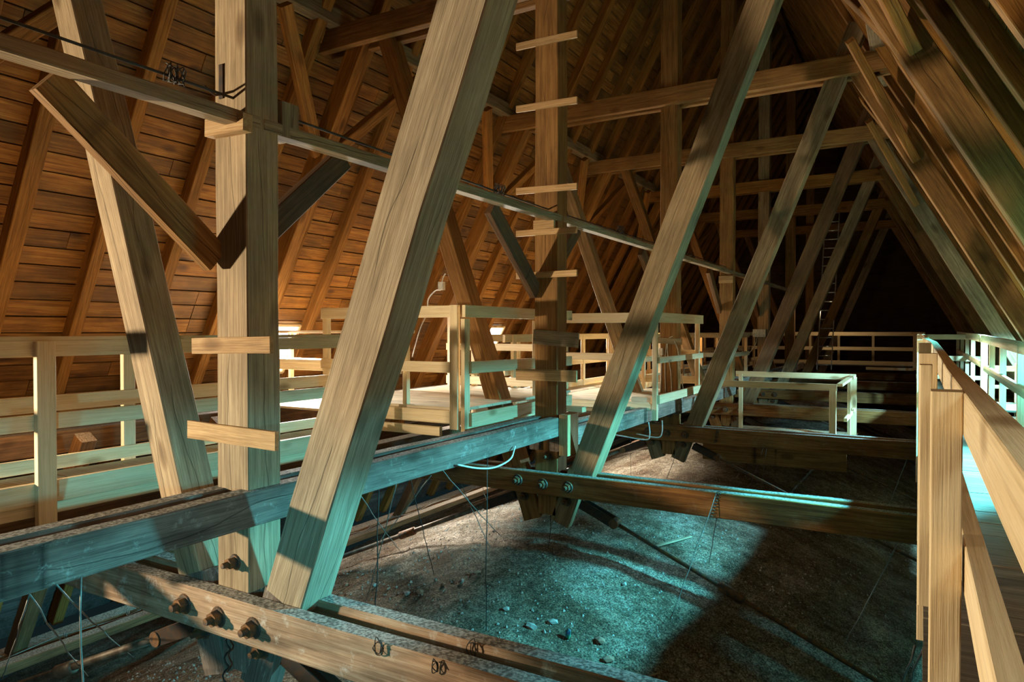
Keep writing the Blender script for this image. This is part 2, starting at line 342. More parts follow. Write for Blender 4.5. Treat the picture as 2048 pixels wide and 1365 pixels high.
# ------------------------------------------------------------ roof slopes: boards and ridge
def roof(side):
    s = -1 if side == 'left' else 1
    root = empty('ceiling_' + side, (raf_in(1.6, s), 0, 1.6), label='boarded %s roof slope behind the rafters' % side, kind='structure')
    # local frame on the slope: u = along y, d = up the slope
    d = Vector((-s/ SL, 0, 1)).normalized(); nrm = Vector((-s*1, 0, -1/SL)).normalized()   # nrm points inward
    depth = 0.175
    base = Vector((raf_in(-3.0, s), 0, -3.0)) - nrm*depth
    bw = 0.222; nrow = int((RIDGE + 3.0 + 0.35)/d.z/bw)
    lens = [4.75, 3.8, 2.85]
    variants = {l: [bar_mesh(l-0.008, bw-0.015, 0.024, 0.003, 4, 0.0025, 'roof_plank') for _ in range(4)] for l in lens}
    variants_low = {l: [bar_mesh(l-0.008, bw-0.015, 0.024, 0.003, 4, 0.0025, 'roof_plank') for _ in range(2)] for l in lens}
    segs = []
    for r in range(nrow):
        y = -2.2 - random.choice([0, .95, 1.9, 2.85])
        while y < YEND:
            l = random.choice(lens); segs.append((r, y, l)); y += l
    def near(q):
        r, y, l = q; z = -3.0 + (r+.5)*bw*d.z
        return math.hypot(max(y+l/2, 1.5), abs(z-2.0)*1.2) + (30 if (y + l < 1.2 or z < -2.6) else 0) + (6 if side == 'right' and y + l < 4 else 0)
    segs.sort(key=near)
    sv, sf, si = [], [], []
    for i, (r, y, l) in enumerate(segs):
        p = base + d*((r+.5)*bw) + nrm*random.uniform(-.004, .005); p.y = y
        x = Vector((0, 1, 0)); tilt = random.uniform(-.03, .03)
        dd = (d + nrm*tilt).normalized(); n2 = x.cross(dd).normalized()
        mt = Matrix((x, dd, n2)).transposed().to_4x4(); mt.translation = p
        me = random.choice(variants[l])
        if i < 300:
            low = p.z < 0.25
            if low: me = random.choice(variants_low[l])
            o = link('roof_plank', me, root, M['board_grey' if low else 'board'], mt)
        else:
            k = len(sv); sv += [tuple(mt @ v.co - root.location) for v in me.vertices]
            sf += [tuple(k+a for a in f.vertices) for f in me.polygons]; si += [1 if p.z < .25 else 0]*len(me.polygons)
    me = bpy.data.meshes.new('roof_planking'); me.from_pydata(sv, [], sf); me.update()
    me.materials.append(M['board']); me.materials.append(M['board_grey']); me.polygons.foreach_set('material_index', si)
    link('roof_planking', me, root)['kind'] = 'stuff'
    # outer skin that keeps the weather out
    a = base - nrm*0.03; bb = a + d*(nrow*bw)
    me = bpy.data.meshes.new('roof_skin')
    me.from_pydata([(a.x-root.location.x, -3, a.z-1.6), (bb.x-root.location.x, -3, bb.z-1.6), (bb.x-root.location.x, YEND+1, bb.z-1.6), (a.x-root.location.x, YEND+1, a.z-1.6)], [], [(0, 1, 2, 3)])
    link('roof_felt', me, root, M['dark'])
roof('left'); roof('right')
# gable behind the last truss and eave walls
def wallq(name, pts, mat, label):
    me = bpy.data.meshes.new(name); me.from_pydata(pts, [], [tuple(range(len(pts)))]); me.update()
    tag(link(name, me, None, M[mat]), label, kind='structure')
wallq('wall_back', [(XC-8.5, YEND, -4), (XC+8.5, YEND, -4), (XC+6, YEND, 1.6), (XC, YEND, RIDGE+.6), (XC-6, YEND, 1.6)], 'dark', 'dark boarded end wall of the attic')
wallq('wall_front', [(XC-8.5, -4.2, -4), (XC+8.5, -4.2, -4), (XC+6, -4.2, 1.6), (XC, -4.2, RIDGE+.6), (XC-6, -4.2, 1.6)], 'dark', 'end wall of the attic behind the viewer')

# ------------------------------------------------------------ rafters
ry = [0.95*k + 0.02 for k in range(0, 36)]
for side, s in (('left', -1), ('right', 1)):
    for i, y in enumerate(ry):
        if side == 'right' and y < 2.5: continue
        yy = y + random.uniform(-.05, .05)
        d = Vector((-s/SL, 0, 1)).normalized(); nrm = Vector((-s*1, 0, -1/SL)).normalized()
        zb = -2.9 if side == 'left' else -1.6
        p0 = Vector((raf_in(zb, s), yy, zb)) - nrm*0.087; p1 = Vector((raf_in(RIDGE, s), yy, RIDGE)) - nrm*0.087
        timber('rafter', p0, p1, 0.15+random.uniform(-.015, .02), 0.172, 'rafter', up=nrm, jit=0.004, seg=10,
               label='sloping rafter of the %s roof slope, %s from the viewer' % (side, ordn(i)), cat='rafter', group='rafters of the %s roof slope' % side)

# ------------------------------------------------------------ trusses
PM = ['post_tan', 'post_brown', 'post_brown', 'post_brown', 'post_grey', 'post_brown', 'post_brown']
SM = ['strut_pale', 'post_grey', 'post_grey', 'dark', 'post_grey', 'post_brown', 'post_grey']
BM = ['post_tan', 'post_brown', 'post_grey', 'post_brown', 'post_brown', 'post_brown', 'post_brown']
def bolt(parent, x, y, z, r=0.03, s=1.0):
    bm = bmesh.new()
    bmesh.ops.create_cone(bm, cap_ends=True, segments=18, radius1=r*1.55, radius2=r*1.4, depth=0.012, matrix=Matrix.Translation((0, 0, 0.006)))
    bmesh.ops.create_cone(bm, cap_ends=True, segments=6, radius1=r*1.12, radius2=r*1.06, depth=0.046, matrix=Matrix.Translation((0, 0, 0.035)))
    bmesh.ops.create_cone(bm, cap_ends=True, segments=12, radius1=r*.62, radius2=r*.5, depth=0.040, matrix=Matrix.Translation((0, 0, 0.076)))
    me = bpy.data.meshes.new('bolt'); bm.to_mesh(me); bm.free()
    mt = Matrix.Translation((x, y, z)) @ Matrix.Rotation(math.radians(90), 4, 'X') @ Matrix.Rotation(random.uniform(0, 1), 4, 'Z')
    return link('bolt', me, parent, M['iron'], mt)
for t, y in enumerate(TY):
    od = ORD[t]; far = t >= 4
    gname = 'trusses'
    ym = y + .115; yc = y + .2375                       # member planes
    jit = 0.0 if far else 0.004
    # ---- king post
    root = empty('king_post', (XC, yc, 0), label={0: 'pale tan square king post, nearest, with board rungs nailed on', 1: 'orange-brown square king post with a ladder of board rungs, second nearest'}.get(t, 'square king post on the tie beams, %s in the row' % od), cat='post', group='king posts')
    timber('shaft', (XC, yc, 0.0), (XC, yc, 9.9), 0.29, 0.245, PM[t], up=(0, 1, 0), jit=jit, parent=root, ch=0.007)
    timber('foot', (XC+.01, y+.18, -0.50), (XC+.01, y+.18, 0.0), 0.235, 0.128, PM[t] if t else 'plate', up=(0, 1, 0), parent=root)
    bolt(root, XC+.02, y+.115, 0.17, 0.033)
    # ---- V struts
    for s, nm in ((1, 'right'), (-1, 'left')):
        mat = SM[t] if s > 0 else BM[t]
        foot = XC + s*0.43; k = 0.395 if s > 0 else 0.36
        ztop = 6.15 if s > 0 else 5.6
        wdt = (0.30 if s > 0 else 0.235) - (0.03 if t else 0)
        lab = {(0, 1): 'big pale weathered strut leaning right, nearest', (0, -1): 'tan strut leaning left with dark cracked side, nearest'}.get((t, s), 'strut leaning %s from the king post foot, %s' % (nm, od))
        r2 = empty('strut', (foot, yc, 0), label=lab, cat='strut', group='struts')
        p0 = Vector((foot, yc, 0.0)); p1 = Vector((foot + s*k*ztop, yc, ztop))
        timber('shaft', p0 - (p1-p0).normalized()*0.0, p1, wdt, 0.245, mat, up=(0, 1, 0), jit=jit*1.3, parent=r2)
        # lower end between the ties, and the bolt head below
        q = p0 - (p1-p0)*(0.58/ztop)
        timber('foot', q + Vector((-s*0.04, -.0575, 0)), p0 + Vector((-s*0.04, -.0575, 0.03)), 0.23, 0.128, mat if t else 'plate', up=(0, 1, 0), parent=r2)
        bolt(r2, q.x + s*0.06, y+.117, -0.32, 0.036)
    # ---- tie beams (a pair)
    for k, (yo, nm) in enumerate(((0.0575, 'front'), (0.3025, 'rear'))):
        tm = 'tie' if t == 0 else 'tie_brown'
        zt = 0.0
        o = timber('tie_beam', (-10.6, y+yo, zt-.125), (3.6, y+yo, zt-.125), 0.115, 0.25, tm, jit=0.004 if t < 4 else 0,
                   label='%s beam of the %s horizontal pair of tie beams' % (nm, od), cat='beam', group='paired tie beams')
        if k == 0:
            for bx, bz in ((-3.96, -.115), (-3.635, -.13), (-3.325, -.13)): bolt(o, bx, y, bz, 0.043)
    # ---- collar pair
    for k, (yo, nm) in enumerate(((0.0575, 'front'), (0.3025, 'rear'))):
        if t == 0: break
        timber('collar_beam', (-7.45, y+yo, 5.52), (-0.14, y+yo, 5.52), 0.115, 0.29, 'post_brown' if t < 4 else 'rafter', jit=jit,
               label='%s beam of the %s horizontal collar pair overhead' % (nm, od), cat='beam', group='collar beams')
    # ---- main sloping posts under the collar
    for s, nm in ((-1, 'left'), (1, 'right')):
        if t == 0 and s > 0: continue
        def mx(z): return XC + s*(2.75 + (5.4-z)/1.85)
        zb = -1.9 if s < 0 else -1.2
        w_ = 0.27
        off = Vector((s*0.88, 0, 0.475)) * (w_/2)
        p0 = Vector((mx(zb), yc, zb)) + off; p1 = Vector((mx(5.62), yc, 5.62)) + off
        timber('sloping_post', p0, p1, w_, 0.20, 'rafter' if s < 0 else ('post_grey' if t == 3 else 'post_brown'), up=(0, 1, 0), jit=jit,
               label='heavy sloping post along the %s roof slope, %s' % (nm, od), cat='post', group='sloping posts')
        # braces in the slope plane up to the purlin
        if t > 5: continue
        for sy in (-1, 1):
            if t == 0 and sy < 0: continue
            zz0, zz1 = 4.05, 5.45
            a = Vector((mx(zz0)+s*.12, yc + sy*.10, zz0)); b_ = Vector((mx(zz1)+s*.12, yc + sy*1.35, zz1))
            timber('brace', a, b_, 0.17, 0.11, 'rafter', up=(-s*.88, 0, -.47), jit=0,
                   label='brace from %s %s sloping post to purlin, %s side' % (od, nm, 'near' if sy < 0 else 'far'), cat='brace', group='purlin braces')
# ---- purlins
for s, nm in ((-1, 'left'), (1, 'right')):
    for i in range(len(TY)):
        ya = TY[i-1]+.2 if i else (-2.0 if s < 0 else 2.8); yb = TY[i]+.2
        x = XC + s*3.12
        timber('purlin', (x, ya, 5.76), (x, yb, 5.76), 0.20, 0.22, 'post_grey', jit=0.003 if i < 3 else 0,
               label='lengthwise purlin at collar level, %s side, %s bay' % (nm, ordn(i)), cat='beam', group='purlins')
# ---- ridge beam
timber('ridge_beam', (XC, -2, RIDGE-.3), (XC, YEND, RIDGE-.3), 0.16, 0.2, 'dark', label='ridge beam at the very top of the roof', cat='beam')

# ---- rungs nailed to the posts (children of the post, plain names)
posts = [o for o in bpy.data.objects if o.name.startswith('king_post')]
posts.sort(key=lambda o: o.location.y)
def rung(pi, y, xl, zl, xr, zr, h, mat='rung', th=0.028):
    timber('rung', (xl, y-th/2, zl), (xr, y-th/2, zr), th, h, mat, ch=0.002, seg=3, jit=0.0015, parent=posts[pi])
Y1 = TY[0]+.115; Y2 = TY[1]+.115; Y3 = TY[2]+.115
rung(0, Y1, -3.80, 2.845, -3.45, 2.835, 0.105, 'rung', 0.07)
rung(0, Y1, -4.00, 1.500, -3.28, 1.515, 0.100)
rung(0, Y1, -4.05, 0.965, -3.24, 0.950, 0.112)
for zl, zr, h, mt in ((5.60, 5.60, .07, 'rung'), (4.87, 4.86, .078, 'rung'), (4.155, 4.135, .078, 'rung'), (3.21, 3.19, .072, 'rung'), (2.72, 2.71, .07, 'rung'), (2.23, 2.235, .07, 'rung'), (1.09, 1.09, .13, 'rung')):
    rung(1, Y2, -4.03, zl, -3.26, zr, h, mt)
rung(1, Y2, -3.80, 1.53, -3.24, 1.49, 0.165, 'rung_grey')
rung(1, Y2, -3.79, 2.80, -3.53, 2.80, 0.10, 'rung', 0.05)
rung(2, Y3, -4.15, 1.45, -3.41, 1.41, 0.10, 'rung_grey')
rung(2, Y3, -3.78, 2.78, -3.5, 2.78, 0.10, 'rung', 0.04)
rung(3, TY[3]+.115, -3.80, 2.72, -3.5, 2.72, 0.16, 'rung', 0.05)

# ------------------------------------------------------------ lengthwise plates (pairs)
segs = [(-3.9, 7.05, .625, 'tan'), (7.0, 11.75, .455, ''), (11.5, 15.9, .405, ''), (15.6, 20.3, .50, ''), (20.0, 24.8, .44, ''), (24.5, 31.0, .48, '')]
for i, (a, b_, zt, _) in enumerate(segs):
    for x, nm in ((-3.52, 'right'), (-3.775, 'left')):
        if nm == 'left' and i == 0: zt_ = zt - .01
        else: zt_ = zt
        timber('plate_beam', (x, a, zt_-.108), (x, b_, zt_-.108), 0.12, 0.215, 'plate', jit=0.004,
               label='dusty lengthwise plate beam on the %s side of the king posts, %s bay' % (nm, ordn(i)), cat='beam', group='plate beams')
boxo('block', (-3.455, 6.99, .20), (-3.345, 7.27, .66), 'rung', label='upright wooden block fixed on the plate beam at the second king post', cat='block')
boxo('block', (-3.73, 7.6, .62), (-3.45, 7.72, .68), 'new', label='small pale offcut lying on the plate beams behind the second king post', cat='block')
# ---- wire beam, its knee braces and the wire
wb = [(-1.6, 2.95), (2.98, 7.15), (7.2, 11.6), (11.7, 15.7), (15.8, 19.9), (20.0, 24.4)]
for i, (a, b_) in enumerate(wb):
    timber('thin_beam', (-3.56, a, 2.875), (-3.56, b_, 2.875), 0.12, 0.078, 'post_grey' if i % 2 else 'post_tan', jit=0.002,
           label='thin lengthwise beam between king posts carrying the wire, %s bay' % ordn(i), cat='beam', group='thin lengthwise beams')
boxo('block', (-3.68, 3.12, 2.84), (-3.50, 3.26, 3.06), 'post_grey', label='short block lying on the thin beam behind the nearest king post', cat='block')
for t in range(5):
    yp = TY[t]
    timber('knee_brace', (-3.78, yp+.10, 2.04), (-3.78, yp-.87, 2.86), 0.08, 0.19, 'dark' if t else 'post_brown', up=(0, .64, .77),
           label='knee brace rising towards the viewer from the %s king post' % ORD[t], cat='brace', group='knee braces')
    timber('knee_brace', (-3.78, yp+.38, 2.17), (-3.78, yp+1.21, 2.90), 0.08, 0.17, 'dark', up=(0, -.64, .77),
           label='knee brace rising away from the %s king post' % ORD[t], cat='brace', group='knee braces')
# stretched wire with twisted knots
tube('stretched_wire', smooth_pts([(-3.62, -1.5, 3.03), (-3.62, 2.6, 3.02), (-3.62, 6.9, 2.97), (-3.62, 11.4, 2.985), (-3.62, 15.5, 2.98)], 6), 0.009, 'wire_dark', label='dark wire stretched above the thin beams from post to post', cat='wire')
def knot(c, s, label):
    pts = []
    for i in range(60):
        a = i*.9; pts.append((c[0]+math.sin(a*1.3)*s*.5, c[1]+(i/60-.5)*s*2.2+math.sin(a)*s*.3, c[2]+math.cos(a)*s))
    tube('wire_knot', pts, 0.004, 'wire_dark', 4, label=label, cat='wire')
knot((-3.60, 2.45, 3.03), .05, 'tangled wire knot at the nearest king post')
knot((-3.60, 5.95, 2.98), .07, 'tangled wire knot on the thin beam before the second king post')
knot((-3.60, 9.2, 2.98), .08, 'tangled wire knot on the thin beam between second and third king posts')
hk = boxo('iron_hook', (-3.742, Y1-.012, 3.03), (-3.705, Y1, 3.24), 'black_iron', ch=0.001, label='iron bracket with hook on the face of the nearest king post', cat='hook')
tube('hook_arm', [(-3.72, Y1, 3.06), (-3.70, Y1-.07, 3.03), (-3.62, Y1-.20, 3.03)], 0.008, 'black_iron', parent=None)
ha = [o for o in bpy.data.objects if o.name.startswith('hook_arm')][0]; ha.parent = hk; ha.matrix_parent_inverse = hk.matrix_basis.inverted()

# ------------------------------------------------------------ iron tie rods from the king post feet to the eaves
for t, y in enumerate(TY[:5]):
    for s, nm in ((-1, 'left'), (1, 'right')):
        yy = y + .18
        x0_, z0_ = XC + s*.42, -.33
        root = empty('tie_rod', (x0_, yy, z0_), label='iron tie rod running down to the %s from the %s king post foot' % (nm, ORD[t]), cat='rod', group='iron tie rods')
        dr = Vector((s*1, 0, -.43)).normalized()
        a = Vector((x0_, yy, z0_)); b_ = a + dr*.43
        for o_ in (-.05, .05):
            timber('strap', a + Vector((0, o_, 0)), b_ + Vector((0, o_, 0)), 0.012, 0.105, 'black_iron', ch=0.002, parent=root)
        bm = bmesh.new(); bmesh.ops.create_cone(bm, cap_ends=True, segments=16, radius1=.053, radius2=.053, depth=.13)
        me = bpy.data.meshes.new('pin'); bm.to_mesh(me); bm.free()
        link('pin', me, root, M['iron'], Matrix.Translation(b_) @ Matrix.Rotation(math.radians(90), 4, 'X'))
        e = b_ + dr*(3.6 if s < 0 else 5.0)
        mid = b_ + dr*1.35
        tube('rod', [b_, mid, e], 0.031 if s < 0 else 0.022, 'rod' if (t == 0 or s < 0) else 'iron', 10, parent=root)
        tube('turnbuckle', [mid - dr*.14, mid - dr*.12, mid + dr*.12, mid + dr*.14], [.034, .052, .052, .034], 'rod' if t == 0 else 'iron', 10, parent=root)

# ------------------------------------------------------------ left walkway (new pine)
DZ = 0.50
def deck(name, label, xa, xb, ya, yb, z, mat, bw=.24, along='x', cat='walkway'):
    root = empty(name, ((xa+xb)/2, ya, z), label=label, cat=cat)
    n = int(round((yb-ya)/bw)) if along == 'x' else int(round((xb-xa)/bw))
    if along == 'x':
        for i in range(n):
            y = ya + (i+.5)*(yb-ya)/n; h = random.uniform(-.002, .003)
            timber('plank', (xa+random.uniform(-.01, .01), y, z-.014+h), (xb+random.uniform(-.01, .01), y, z-.014+h), (yb-ya)/n-.006, .028, mat, ch=0.002, parent=root)
    else:
        for i in range(n):
            x = xa + (i+.5)*(xb-xa)/n; h = random.uniform(-.002, .003)
            timber('plank', (x, ya, z-.014+h), (x, yb, z-.014+h), (xb-xa)/n-.006, .028, mat, ch=0.002, parent=root)
    return root
dk = deck('walkway', 'pale new pine walkway along the left side, near part', -5.66, -5.19, 1.7, 5.95, DZ+.03, 'newdeck', .26)
for x in (-5.215, -5.64): timber('joist', (x, 1.7, .40), (x, 5.95, .40), .05, .15, 'new', parent=dk)
dk = deck('walkway', 'pale new pine walkway along the left side, far part beyond the platform', -5.66, -5.19, 8.6, 27.0, DZ+.03, 'newdeck', .26)
for x in (-5.215, -5.64): timber('joist', (x, 8.6, .40), (x, 27, .40), .05, .15, 'new', parent=dk)

def railing(label, pts_posts, runs, group='pine railings', mat='new', ptop=1.5, pw=.065, pd=.1):
    """pts_posts: (x, y, z0, z1, wx, wy); runs: (p0, p1, height, thickness)"""
    x, y = pts_posts[0][0], pts_posts[0][1]
    root = empty('railing', (x, y, pts_posts[0][2]), label=label, cat='railing', group=group)
    for (x, y, z0, z1, wx, wy) in pts_posts:
        timber('post', (x, y, z0), (x, y, z1), wx, wy, mat, up=(0, 1, 0), ch=.003, parent=root)
    for (a, b_, h, th) in runs:
        timber('rail', a, b_, th, h, mat, ch=.003, parent=root)
    return root
# near railing of the left walkway, its face towards the viewer
xn = -5.16
railing('new pine railing on the near side of the left walkway, beside the nearest king post',
        [(xn+.045, 2.50, .28, 1.525, .05, .12), (xn+.045, 4.18, .28, 1.525, .05, .12), (xn+.045, 5.72, .28, 1.525, .05, .12)],
        [((xn, 2.2, 1.475), (xn, 5.9, 1.475), .11, .04), ((xn, 2.2, .975), (xn, 5.9, .975), .11, .04), ((xn, 2.2, .49), (xn, 5.9, .49), .15, .04),
         ((xn-.04, 2.2, 1.545), (xn-.04, 5.9, 1.545), .028, .12)])
xf = -5.70
railing('new pine railing on the far side of the left walkway, near part',
        [(xf-.04, 1.9, .3, 1.5, .05, .1), (xf-.04, 3.45, .3, 1.5, .05, .1), (xf-.04, 5.0, .3, 1.5, .05, .1)],
        [((xf, 1.7, 1.46), (xf, 5.9, 1.46), .11, .04), ((xf, 1.7, 1.045), (xf, 5.9, 1.045), .12, .04), ((xf, 1.7, .59), (xf, 5.9, .59), .10, .04)])
# raised platform around the second truss
pl = empty('platform', (-5.0, 6.1, .7), label='raised pine platform beside the second king post', cat='platform')
n = 9
for i in range(n):
    timber('plank', (-6.1, 6.08+(i+.5)*.29, .765), (-4.12, 6.08+(i+.5)*.29, .765), .285, .03, 'newdeck', ch=.002, parent=pl)
timber('joist', (-6.1, 6.06, .68), (-4.12, 6.06, .68), .05, .14, 'new', parent=pl)
timber('joist', (-6.1, 6.06, .52), (-4.4, 6.06, .52), .05, .10, 'new', parent=pl)
timber('joist', (-6.1, 8.6, .68), (-4.12, 8.6, .68), .05, .14, 'new', parent=pl)
timber('joist', (-4.11, 6.06, .60), (-4.11, 8.6, .60), .05, .10, 'new', parent=pl)
railing('pine guard rail around the platform by the second king post',
        [(-4.19, 6.02, .56, 1.865, .10, .055), (-4.09, 6.07, .50, 1.72, .05, .10), (-6.06, 6.06, .4, 1.87, .07, .07), (-4.93, 6.14, .75, 1.72, .06, .06), (-4.16, 8.5, .5, 1.85, .06, .06), (-6.0, 8.5, .5, 1.85, .06, .06), (-4.16, 7.75, .5, 1.72, .06, .06)],
        [((-6.1, 6.02, 1.80), (-4.14, 6.02, 1.80), .125, .04), ((-6.1, 6.02, 1.21), (-4.14, 6.02, 1.21), .115, .04),
         ((-4.05, 5.98, 1.80), (-4.05, 8.55, 1.80), .125, .04), ((-4.05, 6.1, 1.21), (-4.05, 8.55, 1.19), .125, .04), ((-4.05, 6.1, .66), (-4.05, 8.55, .66), .14, .04),
         ((-6.1, 8.56, 1.36), (-4.1, 8.56, 1.36), .10, .04), ((-6.1, 8.56, .87), (-4.1, 8.56, .87), .12, .04)])
# shelf-like bright gangway to the left dormer
gw = deck('gangway', 'bright pine gangway leading left into the roof dormer', -8.6, -6.0, 6.3, 7.5, .62, 'newdeck', .24, 'x')
railing('pine railing in front of the left roof dormer',
        [(-6.06, 7.55, .5, 1.6, .06, .06), (-7.2, 7.55, .5, 1.6, .06, .06), (-8.3, 7.55, .5, 1.6, .06, .06)],
        [((-8.5, 7.55, 1.58), (-6.0, 7.55, 1.58), .04, .22), ((-8.5, 7.5, 1.15), (-6.0, 7.5, 1.15), .05, .34), ((-8.5, 7.36, 1.07), (-6.0, 7.36, 1.07), .11, .03)])
# far part of the left walkway
railing('pine railing on the near side of the left walkway between second and third trusses',
        [(-5.14, 8.9, .3, 1.53, .05, .10), (-5.14, 10.2, .3, 1.53, .05, .1)],
        [((-5.16, 8.65, 1.48), (-5.16, 10.5, 1.48), .11, .04), ((-5.16, 8.65, 1.0), (-5.16, 10.5, 1.0), .11, .04)])
railing('pine railing on the far side of the left walkway beyond the platform',
        [(xf, 8.7+i*1.3, .3, 1.52, .06, .09) for i in range(14)],
        [((xf, 8.6, 1.48), (xf, 26.5, 1.48), .11, .04), ((xf, 8.6, 1.0), (xf, 26.5, 1.0), .11, .04), ((xf, 8.6, .58), (xf, 26.5, .58), .11, .04)])
# platform by the third king post
pl = empty('platform', (-4.2, 10.2, .3), label='pine platform around the third king post', cat='platform')
for i in range(12):
    timber('plank', (-5.15, 9.95+(i+.5)*.21, .515), (-3.42, 9.95+(i+.5)*.21, .515), .205, .03, 'newdeck', ch=.002, parent=pl)
timber('joist', (-5.15, 9.96, .46), (-3.4, 9.96, .46), .05, .10, 'new', parent=pl)
timber('joist', (-5.15, 9.99, .38), (-3.5, 9.99, .38), .05, .07, 'rung', parent=pl)
railing('pine guard rail around the platform by the third king post',
        [(-3.34, 9.95, .27, 1.86, .07, .07), (-3.36, 12.3, .45, 1.85, .07, .07), (-5.0, 9.95, .5, 1.85, .07, .07), (-5.0, 12.3, .45, 1.85, .07, .07), (-4.35, 12.3, .45, 1.85, .06, .06)],
        [((-5.1, 9.90, 1.79), (-3.38, 9.90, 1.79), .15, .04), ((-3.29, 9.9, 1.79), (-3.29, 12.35, 1.79), .15, .04), ((-3.29, 9.95, 1.16), (-3.29, 12.35, 1.16), .09, .04), ((-3.29, 9.95, .58), (-3.29, 12.35, .58), .13, .04),
         ((-5.1, 9.9, 1.2), (-3.9, 9.9, 1.2), .11, .04), ((-5.1, 12.35, 1.2), (-3.4, 12.35, 1.2), .11, .04), ((-5.1, 12.35, .72), (-3.4, 12.35, .72), .13, .04)])
boxo('offcut', (-3.72, 9.98, .53), (-3.42, 10.1, .60), 'newdeck', label='short pale plank offcut on the platform by the third king post', cat='offcut')
# near-side rail beyond the third truss
railing('pine railing on the near side of the left walkway beyond the third truss',
        [(-4.9, 13.2+i*1.7, .3, 1.52, .07, .08) for i in range(8)],
        [((-4.9, 12.7, 1.48), (-4.9, 25.8, 1.48), .11, .04), ((-4.9, 12.7, 1.0), (-4.9, 25.8, 1.0), .11, .04), ((-4.9, 12.7, .62), (-4.9, 25.8, .62), .11, .04)])
railing('pine railing between the fourth and fifth king posts',
        [(-3.95, 17.2, .4, 1.52, .08, .08), (-3.95, 19.2, .4, 1.52, .08, .08)],
        [((-5.0, 17.2, 1.48), (-3.9, 17.2, 1.48), .12, .04), ((-5.0, 17.2, 1.0), (-3.9, 17.2, 1.0), .11, .04), ((-3.9, 17.2, 1.48), (-3.9, 19.3, 1.48), .12, .04), ((-3.9, 17.2, 1.0), (-3.9, 19.3, 1.0), .11, .04)])
# far transverse gallery
gl = deck('gallery', 'pine gallery crossing the attic at the far end', -5.9, 1.2, 26.6, 27.6, .42, 'olddeck', .25)
railing('pine railing crossing the attic at the far end',
        [(-4.6, 26.5, .42, 1.52, .09, .09), (-3.4, 27.6, .42, 1.5, .08, .08), (-2.45, 27.6, .42, 1.5, .08, .08), (-.02, 26.3, .3, 1.53, .22, .08), (.16, 26.3, .3, 1.53, .10, .08), (-1.35, 27.6, .42, 1.5, .08, .08)],
        [((-6, 26.4, 1.48), (.2, 26.4, 1.48), .13, .04), ((-6, 26.4, .98), (.2, 26.4, .98), .12, .04), ((-6, 26.4, .5), (.2, 26.4, .5), .13, .04), ((-1.5, 26.3, .32), (-.1, 26.3, .32), .09, .04)])
# fenced opening in the middle, between the fourth and fifth ties
railing('pine frame fencing the hatch between the tie beams in the middle',
        [(-1.20, 12.6, -.60, .64, .10, .10), (-1.02, 13.4, -.42, .70, .05, .08), (-1.05, 14.6, -.42, .72, .13, .08), (-3.1, 14.6, -.42, .72, .07, .08)],
        [((-3.3, 12.58, .66), (-1.14, 12.58, .66), .11, .05), ((-3.2, 14.6, .72), (-1.0, 14.6, .72), .11, .04), ((-1.10, 12.6, .70), (-1.04, 14.6, .74), .05, .09), ((-1.02, 12.7, .12), (-1.02, 14.6, .12), .06, .05)], group='hatch fence')
hd = deck('hatch_floor', 'pale boards lying low between the ties under the hatch fence', -3.2, -1.0, 12.4, 15.3, -.42, 'newdeck', .22, 'y', 'floorboards')
timber('old_beam', (-3.2, 12.1, -.48), (-.95, 12.1, -.48), .05, .30, 'post_brown', label='brown plank on edge hanging below the third pair of ties', cat='beam')

# ------------------------------------------------------------ right walkway
rw = deck('walkway', 'worn board walkway along the right side under the viewer', .02, .98, -.6, 25.8, DZ, 'olddeck', .285)
for x in (.07, .93): timber('joist', (x, -.6, .40), (x, 25.8, .40), .06, .17, 'dark', parent=rw)
# near left railing of the right walkway
railing('near pine railing of the right walkway, close beside the viewer',
        [(.062, 2.02, .30, 1.452, .066, .09), (.024, 2.62, .72, 1.49, .035, .09), (.040, 3.55, .25, 1.50, .07, .09), (.040, 5.2, .25, 1.52, .07, .09), (.03, 7.2, .25, 1.52, .07, .09)],
        [((.125, .25, 1.39), (.118, 3.2, 1.405), .105, .05), ((.118, 3.2, 1.405), (.105, 6.2, 1.465), .10, .045), ((.105, 6.2, 1.465), (.06, 8.0, 1.48), .10, .045),
         ((.125, .25, 1.02), (.118, 8.0, 1.04), .12, .045)], group='right walkway railings')
railing('left railing of the right walkway, farther part',
        [(.03, 8.6+i*1.7, .25, 1.53, .07, .08) for i in range(10)],
        [((.08, 8.0, 1.48), (.08, 25.8, 1.48), .11, .04), ((.08, 8.0, 1.0), (.08, 25.8, 1.0), .11, .04)], group='right walkway railings')
railing('right railing of the right walkway with short posts',
        [(.93, 8.9, .2, 1.36, .07, .07), (.93, 10.7, .2, 1.43, .07, .07), (.93, 12.2, .2, 1.45, .07, .07), (.93, 13.6, .2, 1.5, .09, .09), (.93, 16.2, .2, 1.5, .07, .07), (.93, 18.0, .2, 1.5, .07, .07), (.93, 20.0, .2, 1.5, .07, .07)],
        [((.90, 7.4, 1.415), (.90, 13.5, 1.47), .12, .045), ((.90, 13.6, 1.47), (.90, 21.5, 1.51), .12, .045), ((.90, 7.4, .99), (.90, 13.0, 1.02), .10, .045), ((.90, 13.7, 1.05), (.90, 21.5, 1.06), .10, .045)], group='right walkway railings')
railing('white-lit railing crossing the right walkway at its far end',
        [(.02, 17.6, .3, 1.5, .07, .07), (.9, 21.4, .3, 1.5, .07, .07)],
        [((-.02, 17.6, 1.46), (1.25, 17.6, 1.46), .11, .04), ((-.02, 17.6, 1.0), (1.25, 17.6, 1.0), .11, .04), ((-.02, 17.6, .6), (1.25, 17.6, .6), .09, .04)], group='right walkway railings')
sg = deck('gangway', 'short side gangway off the right walkway towards the right roof slope', .98, 2.15, 11.6, 12.9, DZ+.01, 'olddeck', .26)
